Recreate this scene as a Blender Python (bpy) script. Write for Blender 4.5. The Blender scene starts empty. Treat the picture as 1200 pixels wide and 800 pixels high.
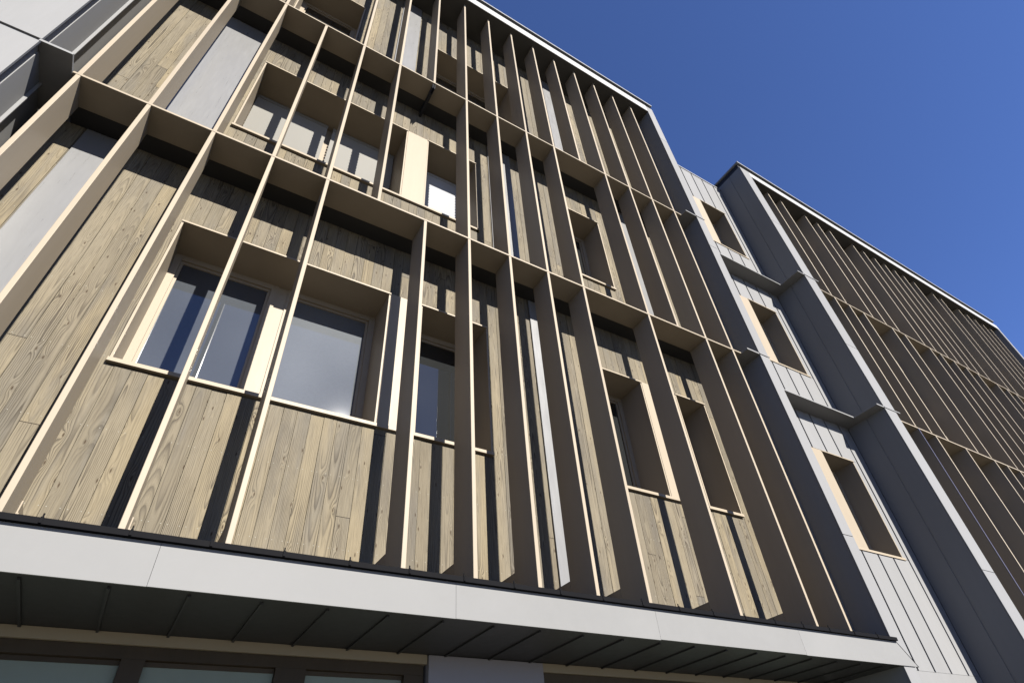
import bpy, bmesh, math, random
from mathutils import Vector, Matrix
random.seed(7)
S = 0.32            # metres per facade unit (facade module = 1.481 units = 0.474 m)
EYE = 1.6           # eye height in metres; unit heights are measured from the eye
C = bpy.context.scene.collection
GZ = -EYE / S       # ground in facade units

# ------------------------------------------------------------------ helpers
def W(x, y, z):
    return Vector((x * S, y * S, z * S + EYE))

class MB:
    """collects shapes (facade units) into one mesh"""
    def __init__(self, origin=(0, 0, GZ)):
        self.bm = bmesh.new(); self.o = W(*origin)
    def p(self, x, y, z):
        return W(x, y, z) - self.o
    def box(self, x0, x1, y0, y1, z0, z1, bev=0.0):
        v = [self.bm.verts.new(self.p(x, y, z)) for z in (z0, z1) for y in (y0, y1) for x in (x0, x1)]
        fs = [(0, 2, 3, 1), (4, 5, 7, 6), (0, 1, 5, 4), (2, 6, 7, 3), (0, 4, 6, 2), (1, 3, 7, 5)]
        faces = [self.bm.faces.new([v[i] for i in f]) for f in fs]
        if bev:
            es = set(e for f in faces for e in f.edges)
            bmesh.ops.bevel(self.bm, geom=list(es), offset=bev * S, segments=2, profile=0.5, affect='EDGES')
        return self
    def prism_y(self, pts, y0, y1):
        """polygon in x,z (counter-clockwise seen from the street) swept in y"""
        a = [self.bm.verts.new(self.p(x, y0, z)) for x, z in pts]
        b = [self.bm.verts.new(self.p(x, y1, z)) for x, z in pts]
        n = len(pts)
        self.bm.faces.new(a); self.bm.faces.new(b[::-1])
        for i in range(n):
            j = (i + 1) % n
            self.bm.faces.new((a[j], a[i], b[i], b[j]))
        return self
    def prism_x(self, pts, x0, x1):
        a = [self.bm.verts.new(self.p(x0, y, z)) for y, z in pts]
        b = [self.bm.verts.new(self.p(x1, y, z)) for y, z in pts]
        n = len(pts)
        self.bm.faces.new(a); self.bm.faces.new(b[::-1])
        for i in range(n):
            j = (i + 1) % n
            self.bm.faces.new((a[j], a[i], b[i], b[j]))
        return self
    def holed(self, x0, x1, z0, z1, holes, y0, y1):
        """slab in the x-z plane with rectangular holes (x0,x1,z0,z1)"""
        xs = sorted({x0, x1, *[h[0] for h in holes], *[h[1] for h in holes]})
        zs = sorted({z0, z1, *[h[2] for h in holes], *[h[3] for h in holes]})
        xs = [x for x in xs if x0 <= x <= x1]; zs = [z for z in zs if z0 <= z <= z1]
        vf, vb = {}, {}
        def V(d, i, j, y):
            if (i, j) not in d: d[(i, j)] = self.bm.verts.new(self.p(xs[i], y, zs[j]))
            return d[(i, j)]
        def solid(i, j):
            if i < 0 or j < 0 or i >= len(xs) - 1 or j >= len(zs) - 1: return False
            cx, cz = (xs[i] + xs[i + 1]) / 2, (zs[j] + zs[j + 1]) / 2
            return not any(h[0] < cx < h[1] and h[2] < cz < h[3] for h in holes)
        for i in range(len(xs) - 1):
            for j in range(len(zs) - 1):
                if not solid(i, j): continue
                f = lambda a, b: V(vf, a, b, y0)
                g = lambda a, b: V(vb, a, b, y1)
                self.bm.faces.new((f(i, j), f(i + 1, j), f(i + 1, j + 1), f(i, j + 1)))
                self.bm.faces.new((g(i, j + 1), g(i + 1, j + 1), g(i + 1, j), g(i, j)))
                if not solid(i - 1, j): self.bm.faces.new((f(i, j + 1), g(i, j + 1), g(i, j), f(i, j)))
                if not solid(i + 1, j): self.bm.faces.new((f(i + 1, j), g(i + 1, j), g(i + 1, j + 1), f(i + 1, j + 1)))
                if not solid(i, j - 1): self.bm.faces.new((f(i, j), g(i, j), g(i + 1, j), f(i + 1, j)))
                if not solid(i, j + 1): self.bm.faces.new((f(i + 1, j + 1), g(i + 1, j + 1), g(i, j + 1), f(i, j + 1)))
        return self
    def mesh(self, name, mat):
        bmesh.ops.recalc_face_normals(self.bm, faces=self.bm.faces[:])
        me = bpy.data.meshes.new(name); self.bm.to_mesh(me); self.bm.free()
        me.materials.append(mat)
        return me
    def build(self, name, mat, parent=None, label=None):
        return link(name, self.mesh(name, mat), self.o, parent, label)

def link(name, me, world_loc, parent=None, label=None):
    o = bpy.data.objects.new(name, me); C.objects.link(o)
    if parent is not None:
        o.parent = parent
        o.location = Vector(world_loc) - worldloc(parent)
    else:
        o.location = world_loc
    if label: o['label'] = label
    return o

def worldloc(o):
    l = o.location.copy()
    while o.parent is not None:
        o = o.parent; l += o.location
    return l

def copy_to(src, world_loc):
    c = src.copy(); C.objects.link(c); c.parent = src.parent
    c.location = Vector(world_loc) - worldloc(src.parent)
    return c

def thing(name, label, cat, at, group=None):
    o = bpy.data.objects.new(name, None); C.objects.link(o)
    o.location = W(*at); o.empty_display_size = 0.3
    o['label'] = label; o['category'] = cat
    if group: o['group'] = group
    return o

# ------------------------------------------------------------------ materials
def new_mat(name):
    m = bpy.data.materials.new(name); m.use_nodes = True
    nt = m.node_tree; b = nt.nodes['Principled BSDF']
    return m, nt, b

class NG:
    def __init__(self, nt): self.nt = nt
    def n(self, t, **kw):
        x = self.nt.nodes.new(t)
        for k, v in kw.items(): setattr(x, k, v)
        return x
    def l(self, a, b): self.nt.links.new(a, b)
    def m(self, op, a, b=None, c=None):
        x = self.n('ShaderNodeMath', operation=op)
        for i, v in enumerate((a, b, c)):
            if v is None: continue
            if isinstance(v, (int, float)): x.inputs[i].default_value = v
            else: self.l(v, x.inputs[i])
        return x.outputs[0]
    def xyz(self, x=0, y=0, z=0):
        c = self.n('ShaderNodeCombineXYZ')
        for i, v in enumerate((x, y, z)):
            if isinstance(v, (int, float)): c.inputs[i].default_value = v
            else: self.l(v, c.inputs[i])
        return c.outputs[0]
    def noise(self, vec, scale, detail=2, rough=.5):
        t = self.n('ShaderNodeTexNoise'); t.inputs['Scale'].default_value = scale
        t.inputs['Detail'].default_value = detail; t.inputs['Roughness'].default_value = rough
        self.l(vec, t.inputs['Vector']); return t.outputs['Fac']
    def ramp(self, fac, stops):
        r = self.n('ShaderNodeValToRGB'); e = r.color_ramp.elements
        while len(e) < len(stops): e.new(.5)
        for i, (p, c) in enumerate(stops):
            e[i].position = p; e[i].color = (*c, 1)
        self.l(fac, r.inputs[0]); return r.outputs[0]
    def mix(self, fac, a, b, mode='MIX'):
        x = self.n('ShaderNodeMix', data_type='RGBA', blend_type=mode)
        for sock, v in ((x.inputs[0], fac), (x.inputs[6], a), (x.inputs[7], b)):
            if isinstance(v, (int, float)): sock.default_value = v
            elif isinstance(v, tuple): sock.default_value = (*v, 1)
            else: self.l(v, sock)
        return x.outputs[2]
    def smooth(self, v, lo, hi):
        r = self.n('ShaderNodeMapRange', interpolation_type='SMOOTHSTEP')
        self.l(v, r.inputs[0]); r.inputs[1].default_value = lo; r.inputs[2].default_value = hi
        return r.outputs[0]

def painted(name, col, rough=.4, metal=0.0, var=.06, spec=.08, streak=True, bump=.02):
    """painted or coated sheet metal: faint mottling, vertical streaks, slight oil-canning"""
    m, nt, b = new_mat(name); g = NG(nt)
    tc = g.n('ShaderNodeTexCoord').outputs['Object']
    oi = g.n('ShaderNodeObjectInfo').outputs['Random']
    mp = g.n('ShaderNodeMapping'); mp.inputs['Scale'].default_value = (5, 5, .5) if streak else (2, 2, 2)
    g.l(tc, mp.inputs['Vector'])
    off = g.n('ShaderNodeVectorMath', operation='ADD'); g.l(mp.outputs[0], off.inputs[0])
    g.l(g.xyz(g.m('MULTIPLY', oi, 37.0), g.m('MULTIPLY', oi, 11.0), g.m('MULTIPLY', oi, 23.0)), off.inputs[1])
    n1 = g.noise(off.outputs[0], 1.0, 4, .6)
    n2 = g.noise(off.outputs[0], 9.0, 5, .65)
    f = g.m('ADD', g.m('MULTIPLY', n1, .65), g.m('MULTIPLY', n2, .35))
    f = g.m('ADD', f, g.m('MULTIPLY', g.m('SUBTRACT', oi, .5), .35))
    c0 = tuple(max(0, c * (1 - var)) for c in col); c1 = tuple(min(1, c * (1 + var)) for c in col)
    g.l(g.ramp(f, [(.25, c0), (.75, c1)]), b.inputs['Base Color'])
    b.inputs['Metallic'].default_value = metal
    b.inputs['Specular IOR Level'].default_value = spec
    g.l(g.m('ADD', g.m('MULTIPLY', n2, .16), rough - .08), b.inputs['Roughness'])
    if bump:
        bp = g.n('ShaderNodeBump'); bp.inputs['Strength'].default_value = .25; bp.inputs['Distance'].default_value = bump
        g.l(g.noise(tc, 1.3, 2, .4), bp.inputs['Height']); g.l(bp.outputs[0], b.inputs['Normal'])
    return m

BW = 1.481 / 5      # board width in units
def timber(name, x_off, light=(.100, .0855, .0605), dark=(.0175, .0135, .009)):
    """flat-sawn larch boards: tree rings cut by each board, knots, weathering, nails"""
    m, nt, b = new_mat(name); g = NG(nt)
    tc = g.n('ShaderNodeTexCoord').outputs['Object']
    sp = g.n('ShaderNodeSeparateXYZ'); g.l(tc, sp.inputs[0])
    X = g.m('ADD', g.m('DIVIDE', sp.outputs[0], S), x_off + 100 * BW)
    Z = g.m('DIVIDE', sp.outputs[2], S)
    q = g.m('DIVIDE', X, BW)
    idx = g.m('FLOOR', q); fx = g.m('MULTIPLY', g.m('SUBTRACT', g.m('FRACT', q), .5), BW)
    wn0 = g.n('ShaderNodeTexWhiteNoise', noise_dimensions='1D'); g.l(idx, wn0.inputs['W'])
    # each board is made of lengths butted end to end
    zj = g.m('DIVIDE', g.m('ADD', Z, g.m('MULTIPLY', wn0.outputs['Value'], 40.0)), 17.3)
    length = g.m('FLOOR', zj); zf = g.m('FRACT', zj)
    joint = g.m('LESS_THAN', zf, .0008)
    wn = g.n('ShaderNodeTexWhiteNoise', noise_dimensions='2D'); g.l(g.xyz(idx, length), wn.inputs['Vector'])
    sc = g.n('ShaderNodeSeparateColor'); g.l(wn.outputs['Color'], sc.inputs[0])
    r1, r2, r3 = sc.outputs[0], sc.outputs[1], sc.outputs[2]
    Zs = g.m('ADD', Z, g.m('MULTIPLY', r1, 57.0))
    # knots
    vo = g.n('ShaderNodeTexVoronoi', voronoi_dimensions='2D', feature='F1'); vo.inputs['Scale'].default_value = 1
    vo.inputs['Randomness'].default_value = 1.0
    kx = g.m('ADD', g.m('MULTIPLY', fx, 4.2), g.m('MULTIPLY', idx, 7.7))
    g.l(g.xyz(kx, g.m('MULTIPLY', Zs, 1.25)), vo.inputs['Vector'])
    kd = vo.outputs['Distance']
    kc = g.n('ShaderNodeSeparateColor'); g.l(vo.outputs['Color'], kc.inputs[0])
    has = g.m('GREATER_THAN', kc.outputs[0], .48)
    swirl = g.m('MULTIPLY', g.m('MULTIPLY', g.m('POWER', g.m('MAXIMUM', g.m('SUBTRACT', 1.0, g.m('MULTIPLY', kd, 2.2)), 0.0), 2.0), has), .07)
    # ring radius
    d = g.noise(g.xyz(g.m('MULTIPLY', idx, 3.13), g.m('MULTIPLY', Zs, .070)), 1.0, 3, .5)
    d = g.m('MULTIPLY', g.m('SUBTRACT', d, g.m('ADD', .30, g.m('MULTIPLY', r3, .35))), 1.15)
    warp = g.noise(g.xyz(g.m('MULTIPLY', X, 2.2), g.m('MULTIPLY', Zs, .7)), 1.6, 3, .55)
    xw = g.m('ADD', g.m('ADD', fx, g.m('MULTIPLY', g.m('SUBTRACT', r2, .5), .30)), g.m('MULTIPLY', g.m('SUBTRACT', warp, .5), .05))
    rr = g.m('SQRT', g.m('ADD', g.m('MULTIPLY', xw, xw), g.m('MULTIPLY', d, d)))
    rr = g.m('ADD', rr, swirl)
    ph = g.m('FRACT', g.m('MULTIPLY', rr, 36.0))
    late = g.m('MULTIPLY', g.smooth(ph, .45, .88), g.m('SUBTRACT', 1.0, g.smooth(ph, .90, 1.0)))
    ph2 = g.m('FRACT', g.m('MULTIPLY', rr, 71.0))
    late2 = g.m('MULTIPLY', g.smooth(ph2, .35, .85), g.m('SUBTRACT', 1.0, g.smooth(ph2, .86, 1.0)))
    # contrast of the grain differs from place to place
    con = g.smooth(g.noise(g.xyz(g.m('MULTIPLY', X, 1.1), g.m('MULTIPLY', Zs, .32)), 1.0, 2), .34, .66)
    lat = g.m('MULTIPLY', g.m('ADD', g.m('MULTIPLY', late, .76), g.m('MULTIPLY', late2, .22)), g.m('ADD', .20, g.m('MULTIPLY', con, .78)))
    fib = g.noise(g.xyz(g.m('MULTIPLY', X, 34.0), g.m('MULTIPLY', Zs, 1.1)), 1.6, 3, .7)
    tone = g.m('ADD', g.m('MULTIPLY', r3, .55), g.m('MULTIPLY', g.noise(g.xyz(g.m('MULTIPLY', X, .7), g.m('MULTIPLY', Zs, .25)), 1.0, 3), .45))
    base = g.ramp(tone, [(.2, tuple(c * .78 for c in light)), (.5, light), (.8, (light[0] * 1.18, light[1] * 1.13, light[2] * 1.0))])
    grey = g.smooth(g.noise(g.xyz(g.m('MULTIPLY', X, 1.5), g.m('MULTIPLY', Zs, .22)), 1.0, 4, .6), .42, .72)
    base = g.mix(g.m('MULTIPLY', grey, .75), base, (.064, .059, .050))
    col = g.mix(lat, base, dark)
    col = g.mix(g.m('MULTIPLY', g.smooth(fib, .42, .75), .42), col, tuple(c * 1.25 for c in dark))
    knot = g.m('MULTIPLY', g.m('SUBTRACT', 1.0, g.smooth(kd, .02, .085)), has)
    col = g.mix(g.m('MULTIPLY', knot, .9), col, (.022, .014, .008))
    col = g.mix(joint, col, (.010, .007, .005))
    # nail heads, two per board in rows
    za = g.m('ABSOLUTE', g.m('SUBTRACT', g.m('FRACT', g.m('DIVIDE', g.m('ADD', Z, .30), 1.56)), .5))
    dz = g.m('MULTIPLY', za, 1.56); dx = g.m('SUBTRACT', g.m('ABSOLUTE', fx), .095)
    nd = g.m('SQRT', g.m('ADD', g.m('MULTIPLY', dz, dz), g.m('MULTIPLY', dx, dx)))
    nail = g.m('LESS_THAN', nd, .0085)
    col = g.mix(nail, col, (.125, .12, .10))
    g.l(col, b.inputs['Base Color'])
    g.l(g.m('SUBTRACT', .72, g.m('MULTIPLY', late, .12)), b.inputs['Roughness'])
    b.inputs['Specular IOR Level'].default_value = .06
    bp = g.n('ShaderNodeBump'); bp.inputs['Strength'].default_value = .35; bp.inputs['Distance'].default_value = .004
    g.l(g.m('ADD', g.m('MULTIPLY', late, .7), g.m('MULTIPLY', fib, .5)), bp.inputs['Height'])
    g.l(bp.outputs[0], b.inputs['Normal'])
    return m

def glass(name, tint, dust=.5, rough=.02):
    """window pane over a dark room: dusty surface that also mirrors the sky"""
    m, nt, b = new_mat(name); g = NG(nt)
    tc = g.n('ShaderNodeTexCoord').outputs['Object']
    n = g.noise(tc, .7, 2, .5); n2 = g.noise(tc, 60.0, 3, .6)
    f = g.m('ADD', g.m('MULTIPLY', n, .9), g.m('MULTIPLY', n2, .1))
    g.l(g.ramp(f, [(.30, tuple(c * (1 - dust) for c in tint)), (.72, tuple(c * (1 + dust) for c in tint))]), b.inputs['Base Color'])
    b.inputs['Roughness'].default_value = rough; b.inputs['IOR'].default_value = 1.52
    b.inputs['Coat Weight'].default_value = .6; b.inputs['Coat Roughness'].default_value = .015
    bp = g.n('ShaderNodeBump'); bp.inputs['Strength'].default_value = .06; bp.inputs['Distance'].default_value = .02
    g.l(g.noise(tc, 1.1, 1), bp.inputs['Height']); g.l(bp.outputs[0], b.inputs['Coat Normal']); g.l(bp.outputs[0], b.inputs['Normal'])
    return m

M = {}
M['bronze'] = painted('champagne_coated_metal', (.162, .136, .101), .45, .0, .07, bump=.006)
M['reveal'] = M['bronze']
M['zinc'] = painted('pale_grey_sheet', (.117, .1165, .115), .45, .0, .05, bump=.012, spec=.03)
M['zincdark'] = painted('charcoal_sheet', (.016, .017, .02), .45, .0, .10)
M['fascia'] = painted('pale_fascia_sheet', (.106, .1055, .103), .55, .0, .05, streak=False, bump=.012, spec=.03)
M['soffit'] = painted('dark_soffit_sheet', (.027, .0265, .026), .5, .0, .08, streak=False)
M['roofsoffit'] = painted('roof_soffit_sheet', (.045, .043, .039), .5, .0, .08, streak=False)
M['gutter'] = painted('dark_gutter_metal', (.004, .004, .0045), .7, 0, .1, spec=.02)
M['black'] = painted('black_membrane', (.006, .006, .007), .8, 0, .2)
M['coping'] = painted('roof_coping_metal', (.12, .122, .125), .5, 0, .05)
M['roofwhite'] = painted('white_roof_edge_sheet', (.175, .174, .171), .5, 0, .03)
M['panel'] = painted('satin_grey_panel', (.088, .0875, .086), .30, .0, .05, bump=.05, spec=.32)
M['timber'] = timber('larch_boards', 0.0)
M['glass'] = glass('window_glass', (.030, .033, .037), .22)
M['glassreflect'] = glass('reflection_tinted_glass', (.058, .062, .066), .35)  # paler tint stands in for a curtain and haze reflection in the pane
M['glassdark'] = glass('dark_window_glass', (.009, .0095, .0095), .4)  # darker tint of the pane glass
M['glassground'] = painted('street_reflection_glass', (.15, .172, .135), .5, 0, .08, streak=False, bump=0)  # reflected street painted as a matte grey-green pane colour
M['oak'] = painted('dark_oak_frame', (.043, .033, .021), .55, 0, .2)
M['plaster'] = painted('beige_plaster', (.20, .17, .115), .85, 0, .06, streak=False)
M['greycol'] = painted('grey_render', (.17, .165, .17), .8, 0, .05, streak=False)
M['blind'] = painted('pale_blind_slats', (.14, .134, .118), .5, 0, .03)
M['blindwhite'] = painted('white_blind_slats', (.215, .217, .22), .45, 0, .03)
M['violet'] = painted('bluish_grey_metal', (.05, .05, .075), .5, 0, .05)  # bluish grey for the front edge strip of one far fin
M['galv'] = painted('galvanised_bracket', (.45, .44, .42), .4, .4, .05)

# ------------------------------------------------------------------ ground
def build_ground():
    m, nt, b = new_mat('street_paving'); g = NG(nt)
    tc = g.n('ShaderNodeTexCoord').outputs['Object']
    n = g.m('ADD', g.m('MULTIPLY', g.noise(tc, .35, 4), .6), g.m('MULTIPLY', g.noise(tc, 40, 3), .4))
    g.l(g.ramp(n, [(.3, (.055, .051, .045)), (.7, (.085, .08, .071))]), b.inputs['Base Color'])
    b.inputs['Roughness'].default_value = .9
    mb = MB((0, 0, GZ)); bm = mb.bm
    v = [bm.verts.new((x, y, 0)) for x, y in ((-300, -300), (300, -300), (300, 300), (-300, 300))]
    bm.faces.new(v)
    o = mb.build('ground', m); o['kind'] = 'structure'
build_ground()

# ------------------------------------------------------------------ constants of the facade
KX = lambda k: .965 + 1.481 * k
TH = .094; FD = .88                 # fin thickness and depth
Z0, L1, L2, ZR = 3.9, 14.455, 23.775, 35.06
SH = .035                           # half thickness of the shelf plates
WY = 1.45                           # face of the timber boards
QF = -.33                           # face of the grey end walls and the roof edge
FLOORS = [(Z0, L1 - SH), (L1 + SH, L2 - SH), (L2 + SH, ZR)]
SILL = [7.92, 17.25, 26.6]; HEAD = [12.36, 21.71, 31.04]

def fin_mesh(z0, z1, th=TH):
    mb = MB((0, 0, z0)); mb.box(-th / 2, th / 2, 0, FD, z0, z1, bev=.008)
    return mb

def place_fins(parent, xs, z0, z1, mat=None):
    first = None
    for x in xs:
        if first is None:
            me = fin_mesh(z0, z1).mesh('fin', mat or M['bronze'])
            first = link('fin', me, W(x, 0, z0), parent)
        else:
            copy_to(first, W(x, 0, z0))

def boards(parent, x0, x1, z0, z1, holes):
    mb = MB((0, 0, GZ)); gap = .008
    i = math.floor(x0 / BW)
    while i * BW < x1:
        a, b_ = max(i * BW, x0), min((i + 1) * BW, x1)
        jit = random.uniform(-.006, .006)
        cuts = sorted({a, b_, *[h[0] for h in holes if a < h[0] < b_], *[h[1] for h in holes if a < h[1] < b_]})
        for c0, c1 in zip(cuts, cuts[1:]):
            u0 = c0 + (gap / 2 if c0 == a else 0); u1 = c1 - (gap / 2 if c1 == b_ else 0)
            if u1 - u0 < .004: continue
            mid = (c0 + c1) / 2
            segs = [(z0, z1)]
            for h in holes:
                if h[0] < mid < h[1]:
                    new = []
                    for s0, s1 in segs:
                        if h[3] <= s0 or h[2] >= s1: new.append((s0, s1)); continue
                        if s0 < h[2]: new.append((s0, h[2]))
                        if h[3] < s1: new.append((h[3], s1))
                    segs = new
            for s0, s1 in segs:
                mb.box(u0, u1, WY + jit, WY + .07, s0, s1)
        i += 1
    return mb.build('timber_cladding', M['timber'], parent)

def window(parent, x0, x1, fl, lights, panels=(), blind=None, pane='glass', yb=2.66, front=WY - .06, sillx=None, z0=None, z1=None):
    """deep metal-lined window: lining > frame, panes, sill, infill panels, blind"""
    z0 = SILL[fl] if z0 is None else z0; z1 = HEAD[fl] if z1 is None else z1; t = .05
    o = ((x0 + x1) / 2, front, z0)
    mb = MB(o)
    mb.box(x0, x1, front - .03, yb + .1, z1 - t, z1)                    # head
    mb.box(x0, x0 + t, front, yb + .1, z0, z1 - t)                # jambs
    mb.box(x1 - t, x1, front, yb + .1, z0, z1 - t)
    w = mb.build('window', M['bronze'], parent)
    s0, s1 = sillx or (x0, x1)
    MB(o).box(s0 - .03, s1 + .03, front - .03, yb - .16, z0 - .105, z0 - .012, bev=.006).build('sill', M['bronze'], w)
    for a, b_ in panels:
        MB(o).box(a, b_, front - .012, front + .07, z0 - .02, z1 - .012, bev=.005).build('infill_panel', M['bronze'], w)
    fr = MB(o); fw = .17
    for a, b_ in lights:
        fr.box(a, a + fw, yb - .15, yb, z0, z1 - t)
        fr.box(b_ - fw, b_, yb - .15, yb, z0, z1 - t)
        fr.box(a + fw, b_ - fw, yb - .15, yb, z0, z0 + fw)
        fr.box(a + fw, b_ - fw, yb - .15, yb, z1 - t - fw, z1 - t)
        # opening sash set a little behind the outer frame
        sw = .07
        fr.box(a + fw, a + fw + sw, yb - .09, yb, z0 + fw, z1 - t - fw)
        fr.box(b_ - fw - sw, b_ - fw, yb - .09, yb, z0 + fw, z1 - t - fw)
        fr.box(a + fw + sw, b_ - fw - sw, yb - .09, yb, z0 + fw, z0 + fw + sw)
        fr.box(a + fw + sw, b_ - fw - sw, yb - .09, yb, z1 - t - fw - sw, z1 - t - fw)
    # closed parts between the lights
    edges = sorted([x0 + t, *[v for l in lights for v in l], x1 - t])
    for a, b_ in zip(edges[0::2], edges[1::2]):
        if b_ - a > .01: fr.box(a, b_, yb - .12, yb, z0, z1 - t)
    fr.build('frame', M['bronze'], w)
    for li, (a, b_) in enumerate(lights):
        MB(o).box(a + fw + .05, b_ - fw - .05, yb - .05, yb - .02, z0 + fw + .05, z1 - t - fw - .05).build('pane', M[pane if isinstance(pane, str) else pane[li]], w)
    if blind:
        mat, drop = blind
        for a, b_ in lights:
            bl = MB(o); pitch = .19
            z = z1 - t - .05; zb = z0 + .1
            bl.box(a + .02, b_ - .02, yb - .34, yb - .18, z - .16, z)
            z -= .18
            while z > zb:
                # tilted slat
                bl.prism_x([(yb - .262, z - .196), (yb - .25, z - .196), (yb - .325, z), (yb - .34, z - .004)], a + .03, b_ - .03)
                z -= pitch
            bl.build('blind', M[mat], w)
    return w

def metal_panel(parent, x0, x1, z0, z1):
    MB(((x0 + x1) / 2, WY, z0)).box(x0, x1, WY - .055, WY - .01, z0, z1, bev=.008).build('wall_panel', M['panel'], parent, 'smooth pale grey metal panel on the timber wall')

# ================================================================== MAIN BLOCK
XL, XP0, XP1 = -5.72, 18.48, 19.03
main = thing('apartment_building', 'nearest block of the apartment building, weathered timber wall behind cream metal fins, pale canopy below', 'building', (6, 2, GZ))
holes = [(-1.92, 3.56, SILL[0] - .03, HEAD[0]), (4.5, 6.74, SILL[0] - .03, HEAD[0]), (10.9, 13.03, SILL[0] - .03, HEAD[0]), (14.66, 16.2, SILL[0] - .03, HEAD[0]),
         (-1.95, 3.5, SILL[1] - .03, HEAD[1]), (4.34, 6.56, SILL[1] - .03, HEAD[1]), (10.9, 12.99, SILL[1] - .03, HEAD[1]),
         (-2.0, .70, SILL[2] - .03, HEAD[2]), (4.3, 8.8, SILL[2] - .03, HEAD[2])]
boards(main, XL, XP0, 3.83, ZR, [(h[0] - .02, h[1] + .02, h[2] - .11, h[3]) for h in holes])
MB().holed(XL, XP0, 3.83, ZR + 1.1, holes, WY + .075, 3.19).box(XL - 3.5, XP1, 3.2, 40, 3.83, 35.4).build('wall', M['black'], main)
MB().box(XL - 3.5, XP1, 2.3, 40, GZ, 3.82).build('ground_floor_wall', M['greycol'], main)
# roof: soffit, fascia, shadow gap, coping
MB().box(XL - 3.4, XP0, QF + .06, 3, ZR, ZR + .25).build('roof_soffit', M['roofsoffit'], main)
MB().box(XL - 3.5, XP0 - .003, QF, QF + .05, ZR - .01, 35.78, bev=.006).build('roof_fascia', M['roofwhite'], main)
MB().box(XL - 3.5, XP1 - .05, QF + .12, 40, 35.45, 36.16).build('roof', M['zincdark'], main)
MB().box(XL - 3.5, XP1 + .06, QF - .06, 40.2, 36.17, 36.30, bev=.01).build('coping', M['coping'], main)
# fins, storey by storey
rows = [[-4, -3, -2, -1, 0, 2, 3, 4, 5, 6, 8, 10, 11], [-4, -3, -2, -1, 0, 1, 3, 4, 5, 6, 8, 9, 10, 11], [-4, -3, -2, 0, 1, 2, 3, 4, 5, 6, 7, 8, 9, 10, 11]]
for fl, ks in enumerate(rows):
    place_fins(main, [KX(k) for k in ks], *FLOORS[fl])
# foot plates joining each lowest fin to the wall
fp = None
for k in rows[0]:
    if fp is None:
        mb = MB((0, FD, Z0)); mb.box(-.045, .045, FD + .004, WY - .012, Z0, 4.65).box(.048, .068, FD - .03, FD + .05, Z0 + .02, 4.62).box(.046, .085, FD - .034, FD - .02, 4.40, 4.43)
        fp = link('foot_plate', mb.mesh('foot_plate', M['bronze']), W(KX(k), FD, Z0), main)
    else: copy_to(fp, W(KX(k), FD, Z0))
# shelves, and the dark mesh that closes the gap behind them
for z in (L1, L2):
    MB((6, 0, z)).box(-5.08, 17.74, -.006, FD, z - SH + .001, z + SH - .001, bev=.006).build('shelf', M['bronze'], main)
    MB((6, FD, z)).box(-5.08, 17.9, FD + .0005, WY + .02, z - .008, z + .03).build('cavity_closer', M['soffit'], main)
# bracket of a missing fin under the upper shelf
MB((KX(2), 0, L2)).box(KX(2) - .05, KX(2) - .03, .04, WY, L2 - .42, L2 - SH - .002).box(KX(2) + .03, KX(2) + .05, .04, WY, L2 - .42, L2 - SH - .002).box(KX(2) - .029, KX(2) + .029, .3, WY, L2 - .42, L2 - .39).build('bracket', M['zincdark'], main)
# grey panels on the timber wall
for x0, x1, fl in ((-4.69, -3.62, 0), (8.44, 9.5, 0), (-3.6, -2.28, 1), (7.15, 8.29, 1), (14.55, 15.6, 1), (2.47, 3.48, 2), (11.3, 12.3, 2)):
    metal_panel(main, x0, x1, (3.95, 14.6, 23.9)[fl], (14.4, 23.7, 35.0)[fl])
# windows
window(main, -1.92, 3.56, 0, [(-1.87, .72), (1.0, 3.51)], panels=[(3.56, 4.46)], sillx=(-1.92, 4.46), pane=('glass', 'glassreflect'))
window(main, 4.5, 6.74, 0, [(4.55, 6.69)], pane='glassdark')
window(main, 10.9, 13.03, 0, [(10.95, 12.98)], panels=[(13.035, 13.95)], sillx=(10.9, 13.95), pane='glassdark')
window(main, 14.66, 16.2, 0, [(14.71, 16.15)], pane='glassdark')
window(main, -1.95, 3.5, 1, [(-1.9, .75), (.9, 3.45)], panels=[(3.505, 4.335)], blind=('blind', 1), yb=2.99, sillx=(-1.95, 6.56))
window(main, 4.34, 6.56, 1, [(4.39, 6.51)], blind=('blindwhite', 1), yb=2.99, sillx=(6.5, 6.53))
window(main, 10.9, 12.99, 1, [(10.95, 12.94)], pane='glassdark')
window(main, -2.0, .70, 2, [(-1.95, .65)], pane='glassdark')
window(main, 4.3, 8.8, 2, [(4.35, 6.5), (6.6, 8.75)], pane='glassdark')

def end_wall(parent, x0, x1, y0, y1, z0, z1, side, name='end_wall'):
    """grey metal clad projecting wall; the front sheet laps the side sheets, one raised seam on the side"""
    mb = MB((x0, y0, z0))
    mb.box(x0 + .02, x1 - .02, y0 + .045, y1, z0, z1)
    o = mb.build(name, M['zinc'], parent)
    a, b_ = (x0 - .012, x1 + .012)
    return o

# right end wall of the main block
ew = end_wall(main, XP0, XP1, QF, 1.62, GZ, 35.45, -1)
for z0, z1 in ((GZ, 6.9), (6.92, L1 - .03), (L1 + .03, 21.4), (21.42, L2 - .03), (L2 + .03, 31.6), (31.62, 35.76)):
    MB((XP0, QF, z0)).box(XP0, XP1, QF, QF + .04, z0, z1, bev=.005).build('front_sheet', M['zinc'], ew)
MB((XP0, .66, GZ)).box(XP0 - .035, XP0 + .018, .63, .69, Z0, 35.0).build('side_seam', M['zinc'], ew)
for z in (L1, L2):   # string-course ledge returning round the end wall
    lw = MB((XP0, QF, z)).box(17.745, XP0 + .015, QF + .0, 1.40, z - .035, z + .035).box(XP0 - .02, XP1 + .03, QF - .03, QF - .004, z - .03, z + .03)
    lw.build('ledge', M['zinc'], main)
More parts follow.
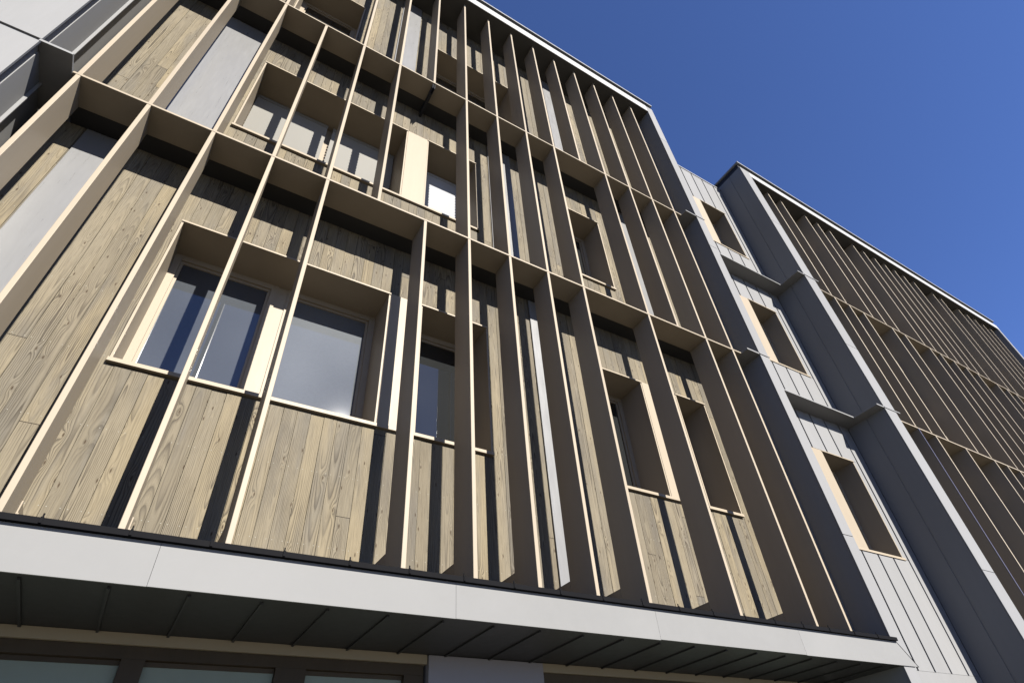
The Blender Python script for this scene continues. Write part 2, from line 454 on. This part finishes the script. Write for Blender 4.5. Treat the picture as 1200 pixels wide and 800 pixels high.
# left end wall (wide, runs out of the picture)
YL = -.46
lw = MB((XL, YL, GZ)).box(XL - 3.4, XL - .03, YL + .05, 1.62, GZ, 35.45).box(XL - .03, XL - .003, YL + .28, .62, GZ, 35.04).build('end_wall', M['zinc'], main)
for z0, z1 in ((GZ, L1 - .05), (L1 + .05, L2 - .05), (L2 + .05, 35.04)):
    for a, b_ in ((XL - 3.4, XL - 1.45), (XL - 1.43, XL)):
        MB((XL, YL, z0)).box(a, b_, YL, YL + .045, z0, z1, bev=.006).build('front_sheet', M['zinc'], lw)
MB((XL, .65, GZ)).box(XL - .04, XL + .07, .63, .655, Z0, 35.0).build('side_seam', M['zinc'], lw)
MB((XL, YL, GZ)).box(XL - .04, XL + .03, YL + .015, YL + .045, Z0, 35.0).build('edge_trim', M['zincdark'], lw)
for z in (L1, L2):
    MB((XL, YL, z)).box(XL - .02, -5.09, YL, 1.40, z - .035, z + .035).build('ledge', M['zinc'], main)
# ---- canopy over the ground floor
cy0, cy1 = QF - .03, 2.0
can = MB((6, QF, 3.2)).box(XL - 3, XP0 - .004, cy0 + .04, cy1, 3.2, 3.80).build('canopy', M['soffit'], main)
x = .06 - 4.75 * 2
while x < 18.5:
    a, b_ = x + .0025, min(x + 4.75 - .0025, 18.6)
    last = x + 4.75 > 18.5
    dz = random.uniform(-.012, .012)
    mb = MB((a, cy0, 3.2))
    if last: mb.prism_y([(a, 3.19), (19.15, 3.19), (18.58, 3.795), (a, 3.795)], cy0, cy0 + .035)
    else: mb.prism_y([(a, 3.19 + dz), (b_, 3.19 + dz), (b_, 3.795), (a, 3.795)], cy0, cy0 + .035)
    mb.build('fascia_panel', M['fascia'], can)
    x += 4.75
MB((18.6, cy0, 3.2)).prism_y([(19.152, 3.185), (19.185, 3.185), (18.61, 3.80), (18.583, 3.80)], cy0 - .004, cy0 + .05).build('end_trim', M['gutter'], can)
MB((6, cy0, 3.8)).box(XL - 3, 18.60, cy0 - .075, cy0 + .22, 3.80, 3.83).box(XL - 3, 18.60, cy0 - .075, cy0 - .05, 3.83, 3.888).box(XL - 3, 18.60, cy0 + .22, cy0 + .25, 3.80, 3.9).box(XL - 3, XP0 - .01, cy0 + .25, WY - .02, 3.81, 3.87).build('gutter', M['gutter'], can)
clip = None
x = -1.42 - 1.0605 * 5
while x < 18.3:
    if clip is None:
        mb = MB((0, cy0, 3.86)); mb.box(-.018, .018, cy0 - .075, cy0 + .2, 3.892, 3.902).box(-.018, .018, cy0 - .09, cy0 - .078, 3.81, 3.892).box(-.010, .010, cy0 - .06, cy0 - .045, 3.902, 3.955)
        clip = link('gutter_clip', mb.mesh('gutter_clip', M['gutter']), W(x, cy0, 3.86), can)
    else: copy_to(clip, W(x, cy0, 3.86))
    x += 1.0605
seam = None
x = -1.385 - 1.008 * 5
while x < 18.3:
    if seam is None:
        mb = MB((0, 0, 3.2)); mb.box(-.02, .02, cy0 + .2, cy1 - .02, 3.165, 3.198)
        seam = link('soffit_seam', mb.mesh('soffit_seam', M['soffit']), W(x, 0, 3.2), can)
    else: copy_to(seam, W(x, 0, 3.2))
    x += 1.008
# ---- glazed ground floor under the canopy
gy = 1.95
MB((0, gy, 3)).box(XL - 3, 5.30, gy - .06, 2.29, 3.03, 3.195).box(8.06, XP0, gy - .06, 2.29, 3.03, 3.195).build('lintel', M['plaster'], main)
MB((6.7, gy, GZ)).box(5.32, 8.04, gy - .10, 2.29, GZ, 3.19, bev=.01).build('pillar', M['greycol'], main)
def shopfront(x0, x1, panes):
    fr = MB((x0, gy, GZ))
    zt = 3.02
    fr.box(x0, x1, gy, gy + .2, 2.84, zt)
    edges = [x0] + [v for p in panes for v in p] + [x1]
    for a, b_ in zip(edges[0::2], edges[1::2]):
        fr.box(a, b_, gy + .002, gy + .22, GZ + .1, 2.838)
    f = fr.build('shop_window', M['oak'], main)
    for a, b_ in panes:
        MB((a, gy, GZ)).box(a + .004, b_ - .004, gy + .12, gy + .15, GZ + .1, 2.80).build('pane', M['glassground'], f)
        MB((a, gy, GZ)).box(a + .004, b_ - .004, gy + .10, gy + .118, 2.765, 2.836).build('top_bead', M['oak'], f)
shopfront(-8.7, 5.25, [(-8.5, -4.6), (-4.3, -2.1), (-1.85, .08), (.42, 2.45), (2.98, 4.85)])
shopfront(8.1, 18.3, [(8.9, 11.2), (11.6, 13.9), (14.3, 17.9)])

# ================================================================== STAIR LINK (recessed grey wall)
RY = 1.70; RX0, RX1 = 19.06, 27.13
linkb = thing('stair_tower', 'recessed pale grey metal stair link with three stacked deep windows between the two finned blocks', 'building', (23, 2, GZ))
lh = [(23.62, 25.98, SILL[i] + (0.02, .1, .1)[i] - .03, HEAD[i] + (.0, .22, .28)[i]) for i in range(3)]
lhp = [(22.1, h[1], h[2], h[3]) for h in lh]
MB().holed(RX0, RX1, GZ, 34.9, lh, RY + .05, RY + 1.2).box(RX0, RX1, RY + 1.21, 40, GZ, 34.9).build('wall', M['zincdark'], linkb)
MB().box(RX0, RX1 - .02, RY - .06, 40, 34.92, 35.05, bev=.01).build('coping', M['coping'], linkb)
xs = [RX0 + .02, 19.92, 20.98, 22.04, 23.10, 24.16, 25.22, 26.36, RX1 - .01]
for a, b_ in zip(xs, xs[1:]):
    a, b_ = a + .05, b_ - .05
    if b_ > RX1 - .1: b_ = RX1 - .01
    segs = [(3.75, 34.9)]
    for h in lhp:
        if h[0] < (a + b_) / 2 < h[1]:
            new = []
            for s0, s1 in segs:
                if h[3] <= s0 or h[2] >= s1: new.append((s0, s1)); continue
                if s0 < h[2]: new.append((s0, h[2] - .04))
                if h[3] < s1: new.append((h[3] + .02, s1))
            segs = new
    for s0, s1 in segs:
        MB((a, RY, s0)).box(a, b_, RY - .02, RY + .04, s0, s1, bev=.006).build('wall_sheet', M['zinc'], linkb)
# sheet to the right of the windows, cut narrower than the seam module
for h in lh:
    MB((26, RY, h[2])).box(26.0, 26.30, RY - .02, RY + .04, h[2] - .03, h[3] + .01, bev=.005).build('wall_sheet', M['zinc'], linkb)
MB((23, RY, 3)).box(RX0, RX1, RY - .02, RY + .04, 3.0, 3.745).build('base_flashing', M['zinc'], linkb)
for i, h in enumerate(lh):
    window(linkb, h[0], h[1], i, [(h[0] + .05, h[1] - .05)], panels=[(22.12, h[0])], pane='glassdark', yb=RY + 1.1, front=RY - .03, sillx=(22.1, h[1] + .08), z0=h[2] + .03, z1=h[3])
for z in (L1, L2):
    MB((23, 1, z)).box(RX0, 26.53, .90, RY - .025, z - .035, z + .035).build('ledge', M['zinc'], linkb)

# ================================================================== FAR WING
FX0, FX1 = 27.15, 63.7
far = thing('apartment_building', 'farther block of the apartment building on the right, dark wall behind closely set cream fins', 'building', (45, 2, GZ))
ZF = 34.68
fh = []
MB().box(FX0 + .03, FX1 - .03, WY + .1, 40, GZ, 35.3).build('wall', M['black'], far)
i = 0
mbw = MB()
for gx in range(118):
    a = 28.05 + gx * BW
    mbw.box(a, a + BW - .011, WY + random.uniform(-.006, .006), WY + .09, Z0, ZF)
mbw.build('timber_cladding', M['timber'], far)
# near side wall and front pier, in pale grey sheet
sw = MB((FX0, 0, GZ)).box(FX0 + .02, FX0 + .9, QF + .045, WY + .09, GZ, 35.3).build('end_wall', M['zinc'], far)
MB((FX0, 0, GZ)).box(FX0, FX0 + .018, QF + .05, .63, GZ, 35.28).box(FX0, FX0 + .018, .69, RY - .025, GZ, 35.28).build('side_sheet', M['zinc'], sw)
for z0, z1 in ((GZ, 6.9), (6.92, L1 - .03), (L1 + .03, 18.4), (18.42, L2 - .03), (L2 + .03, 29.0), (29.02, 35.3)):
    MB((FX0, QF, z0)).box(FX0 - .015, FX0 + .92, QF, QF + .04, z0, z1, bev=.005).build('front_sheet', M['zinc'], sw)
for z in (L1, L2):
    MB((FX0, QF, z)).box(26.535, FX0 + .0, QF, RY - .025, z - .035, z + .035).box(FX0 - .02, FX0 + 1.25, QF - .03, QF - .004, z - .03, z + .03).build('ledge', M['zinc'], far)
ew2 = MB((FX1, QF, GZ)).box(FX1 - .5, FX1, QF, 1.62, GZ, 35.3).build('end_wall', M['zinc'], far)
MB().box(FX0 + .93, FX1 - .5, QF + .06, 3, ZF, ZF + .25).build('roof_soffit', M['roofsoffit'], far)
MB().box(FX0 + .925, FX1, QF - .002, QF + .05, ZF - .01, 35.28, bev=.006).build('roof_fascia', M['roofwhite'], far)
MB().box(FX0 + .05, FX1 - .05, QF + .10, 40, 35.29, 35.74).build('roof', M['zincdark'], far)
MB().box(FX0 - .06, FX1 + .06, QF - .06, 40.2, 35.75, 35.88, bev=.01).build('coping', M['coping'], far)
f3 = [30.17, 31.63, 34.42, 35.86, 37.37, 40.38, 41.77, 43.33, 44.78, 46.2, 47.55, 49.13, 52.1, 53.47, 56.45, 57.9, 59.33, 60.86, 62.3]
f2 = [30.38, 31.85, 33.32, 36.42, 37.88, 40.87, 42.2, 43.95, 45.6, 47.2, 50.0, 51.55, 53.0, 56.0, 57.5, 59.0, 60.4, 61.9]
f1 = [32.1, 35.02, 38.05, 39.5, 41.0, 42.5, 45.4, 46.9, 48.4, 51.3, 52.8, 54.3, 57.2, 58.7, 60.2, 61.7]
for fl, xs in enumerate((f1, f2, f3)):
    place_fins(far, xs, FLOORS[fl][0], FLOORS[fl][1] if fl < 2 else ZF)
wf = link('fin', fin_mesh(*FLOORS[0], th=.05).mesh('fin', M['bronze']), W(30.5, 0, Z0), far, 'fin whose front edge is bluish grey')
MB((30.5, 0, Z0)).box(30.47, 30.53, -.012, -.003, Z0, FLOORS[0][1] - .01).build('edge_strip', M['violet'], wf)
for z in (L1, L2):
    zz = z - .04
    MB((45, 0, z)).box(FX0 + .92, FX1 - .5, -.006, FD, zz - SH + .001, zz + SH - .001, bev=.006).build('shelf', M['bronze'], far)
    MB((45, FD, z)).box(FX0 + .92, FX1 - .5, FD + .0005, WY - .015, zz - .008, zz + .03).build('cavity_closer', M['soffit'], far)
gaps = {0: [(32.3, 34.8), (35.2, 37.8), (43.0, 45.1), (48.7, 51.0)], 1: [(33.6, 36.2), (38.2, 40.6), (47.4, 49.8), (53.3, 55.8)], 2: [(31.9, 34.2), (37.6, 40.1), (49.4, 51.9), (53.7, 56.2)]}
for fl, gs in gaps.items():
    for a, b_ in gs:
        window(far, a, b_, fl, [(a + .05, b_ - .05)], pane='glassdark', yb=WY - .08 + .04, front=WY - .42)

# ------------------------------------------------------------------ camera
cal_f, ox, oy = 676.835923, 12.2675053, -11.8204622
R = ((.851123568, -.519742317, -.0738687747), (.306109459, .605669626, -.734480295), (.426480563, .602521558, .674597733))
cd = bpy.data.cameras.new('camera'); cam = bpy.data.objects.new('camera', cd); C.objects.link(cam)
m3 = Matrix(((R[0][0], -R[1][0], -R[2][0]), (R[0][1], -R[1][1], -R[2][1]), (R[0][2], -R[1][2], -R[2][2])))
cam.matrix_world = Matrix.Translation(W(0, -10, 0)) @ m3.to_4x4()
cd.sensor_fit = 'HORIZONTAL'; cd.sensor_width = 36; cd.lens = 36 * cal_f / 1200
cd.shift_x = -ox / 1200; cd.shift_y = oy / 1200
cd.clip_start = .05; cd.clip_end = 2000
bpy.context.scene.camera = cam

# ------------------------------------------------------------------ daylight
AZ, EL = math.radians(13.0), math.radians(32.7)
sv = Vector((math.sin(AZ) * math.cos(EL), -math.cos(AZ) * math.cos(EL), math.sin(EL)))
sd = bpy.data.lights.new('sun', 'SUN'); sd.energy = 5.0; sd.angle = math.radians(.5); sd.color = (1, .958, .895)
so = bpy.data.objects.new('sun', sd); C.objects.link(so)
so.rotation_euler = sv.to_track_quat('Z', 'Y').to_euler(); so.location = sv * 60
w = bpy.data.worlds.new('World'); bpy.context.scene.world = w; w.use_nodes = True
nt = w.node_tree; bg = nt.nodes['Background']
sky = nt.nodes.new('ShaderNodeTexSky'); sky.sky_type = 'NISHITA'; sky.sun_disc = False
sky.sun_elevation = EL; sky.sun_rotation = math.atan2(sv.x, sv.y)
sky.air_density = .62; sky.dust_density = .1; sky.ozone_density = 5.0; sky.altitude = 1500
wb = nt.nodes.new('ShaderNodeMix'); wb.data_type = 'RGBA'; wb.blend_type = 'MULTIPLY'
wb.inputs[0].default_value = 1.0; wb.inputs[7].default_value = (.98, 1.0, 1.24, 1)     # colour balance of the sky
nt.links.new(sky.outputs[0], wb.inputs[6]); nt.links.new(wb.outputs[2], bg.inputs[0]); bg.inputs[1].default_value = .05
sc = bpy.context.scene
sc.view_settings.view_transform = 'Standard'; sc.view_settings.look = 'None'
sc.view_settings.exposure = 2.1; sc.view_settings.gamma = 1.0
sc.view_settings.use_curve_mapping = False
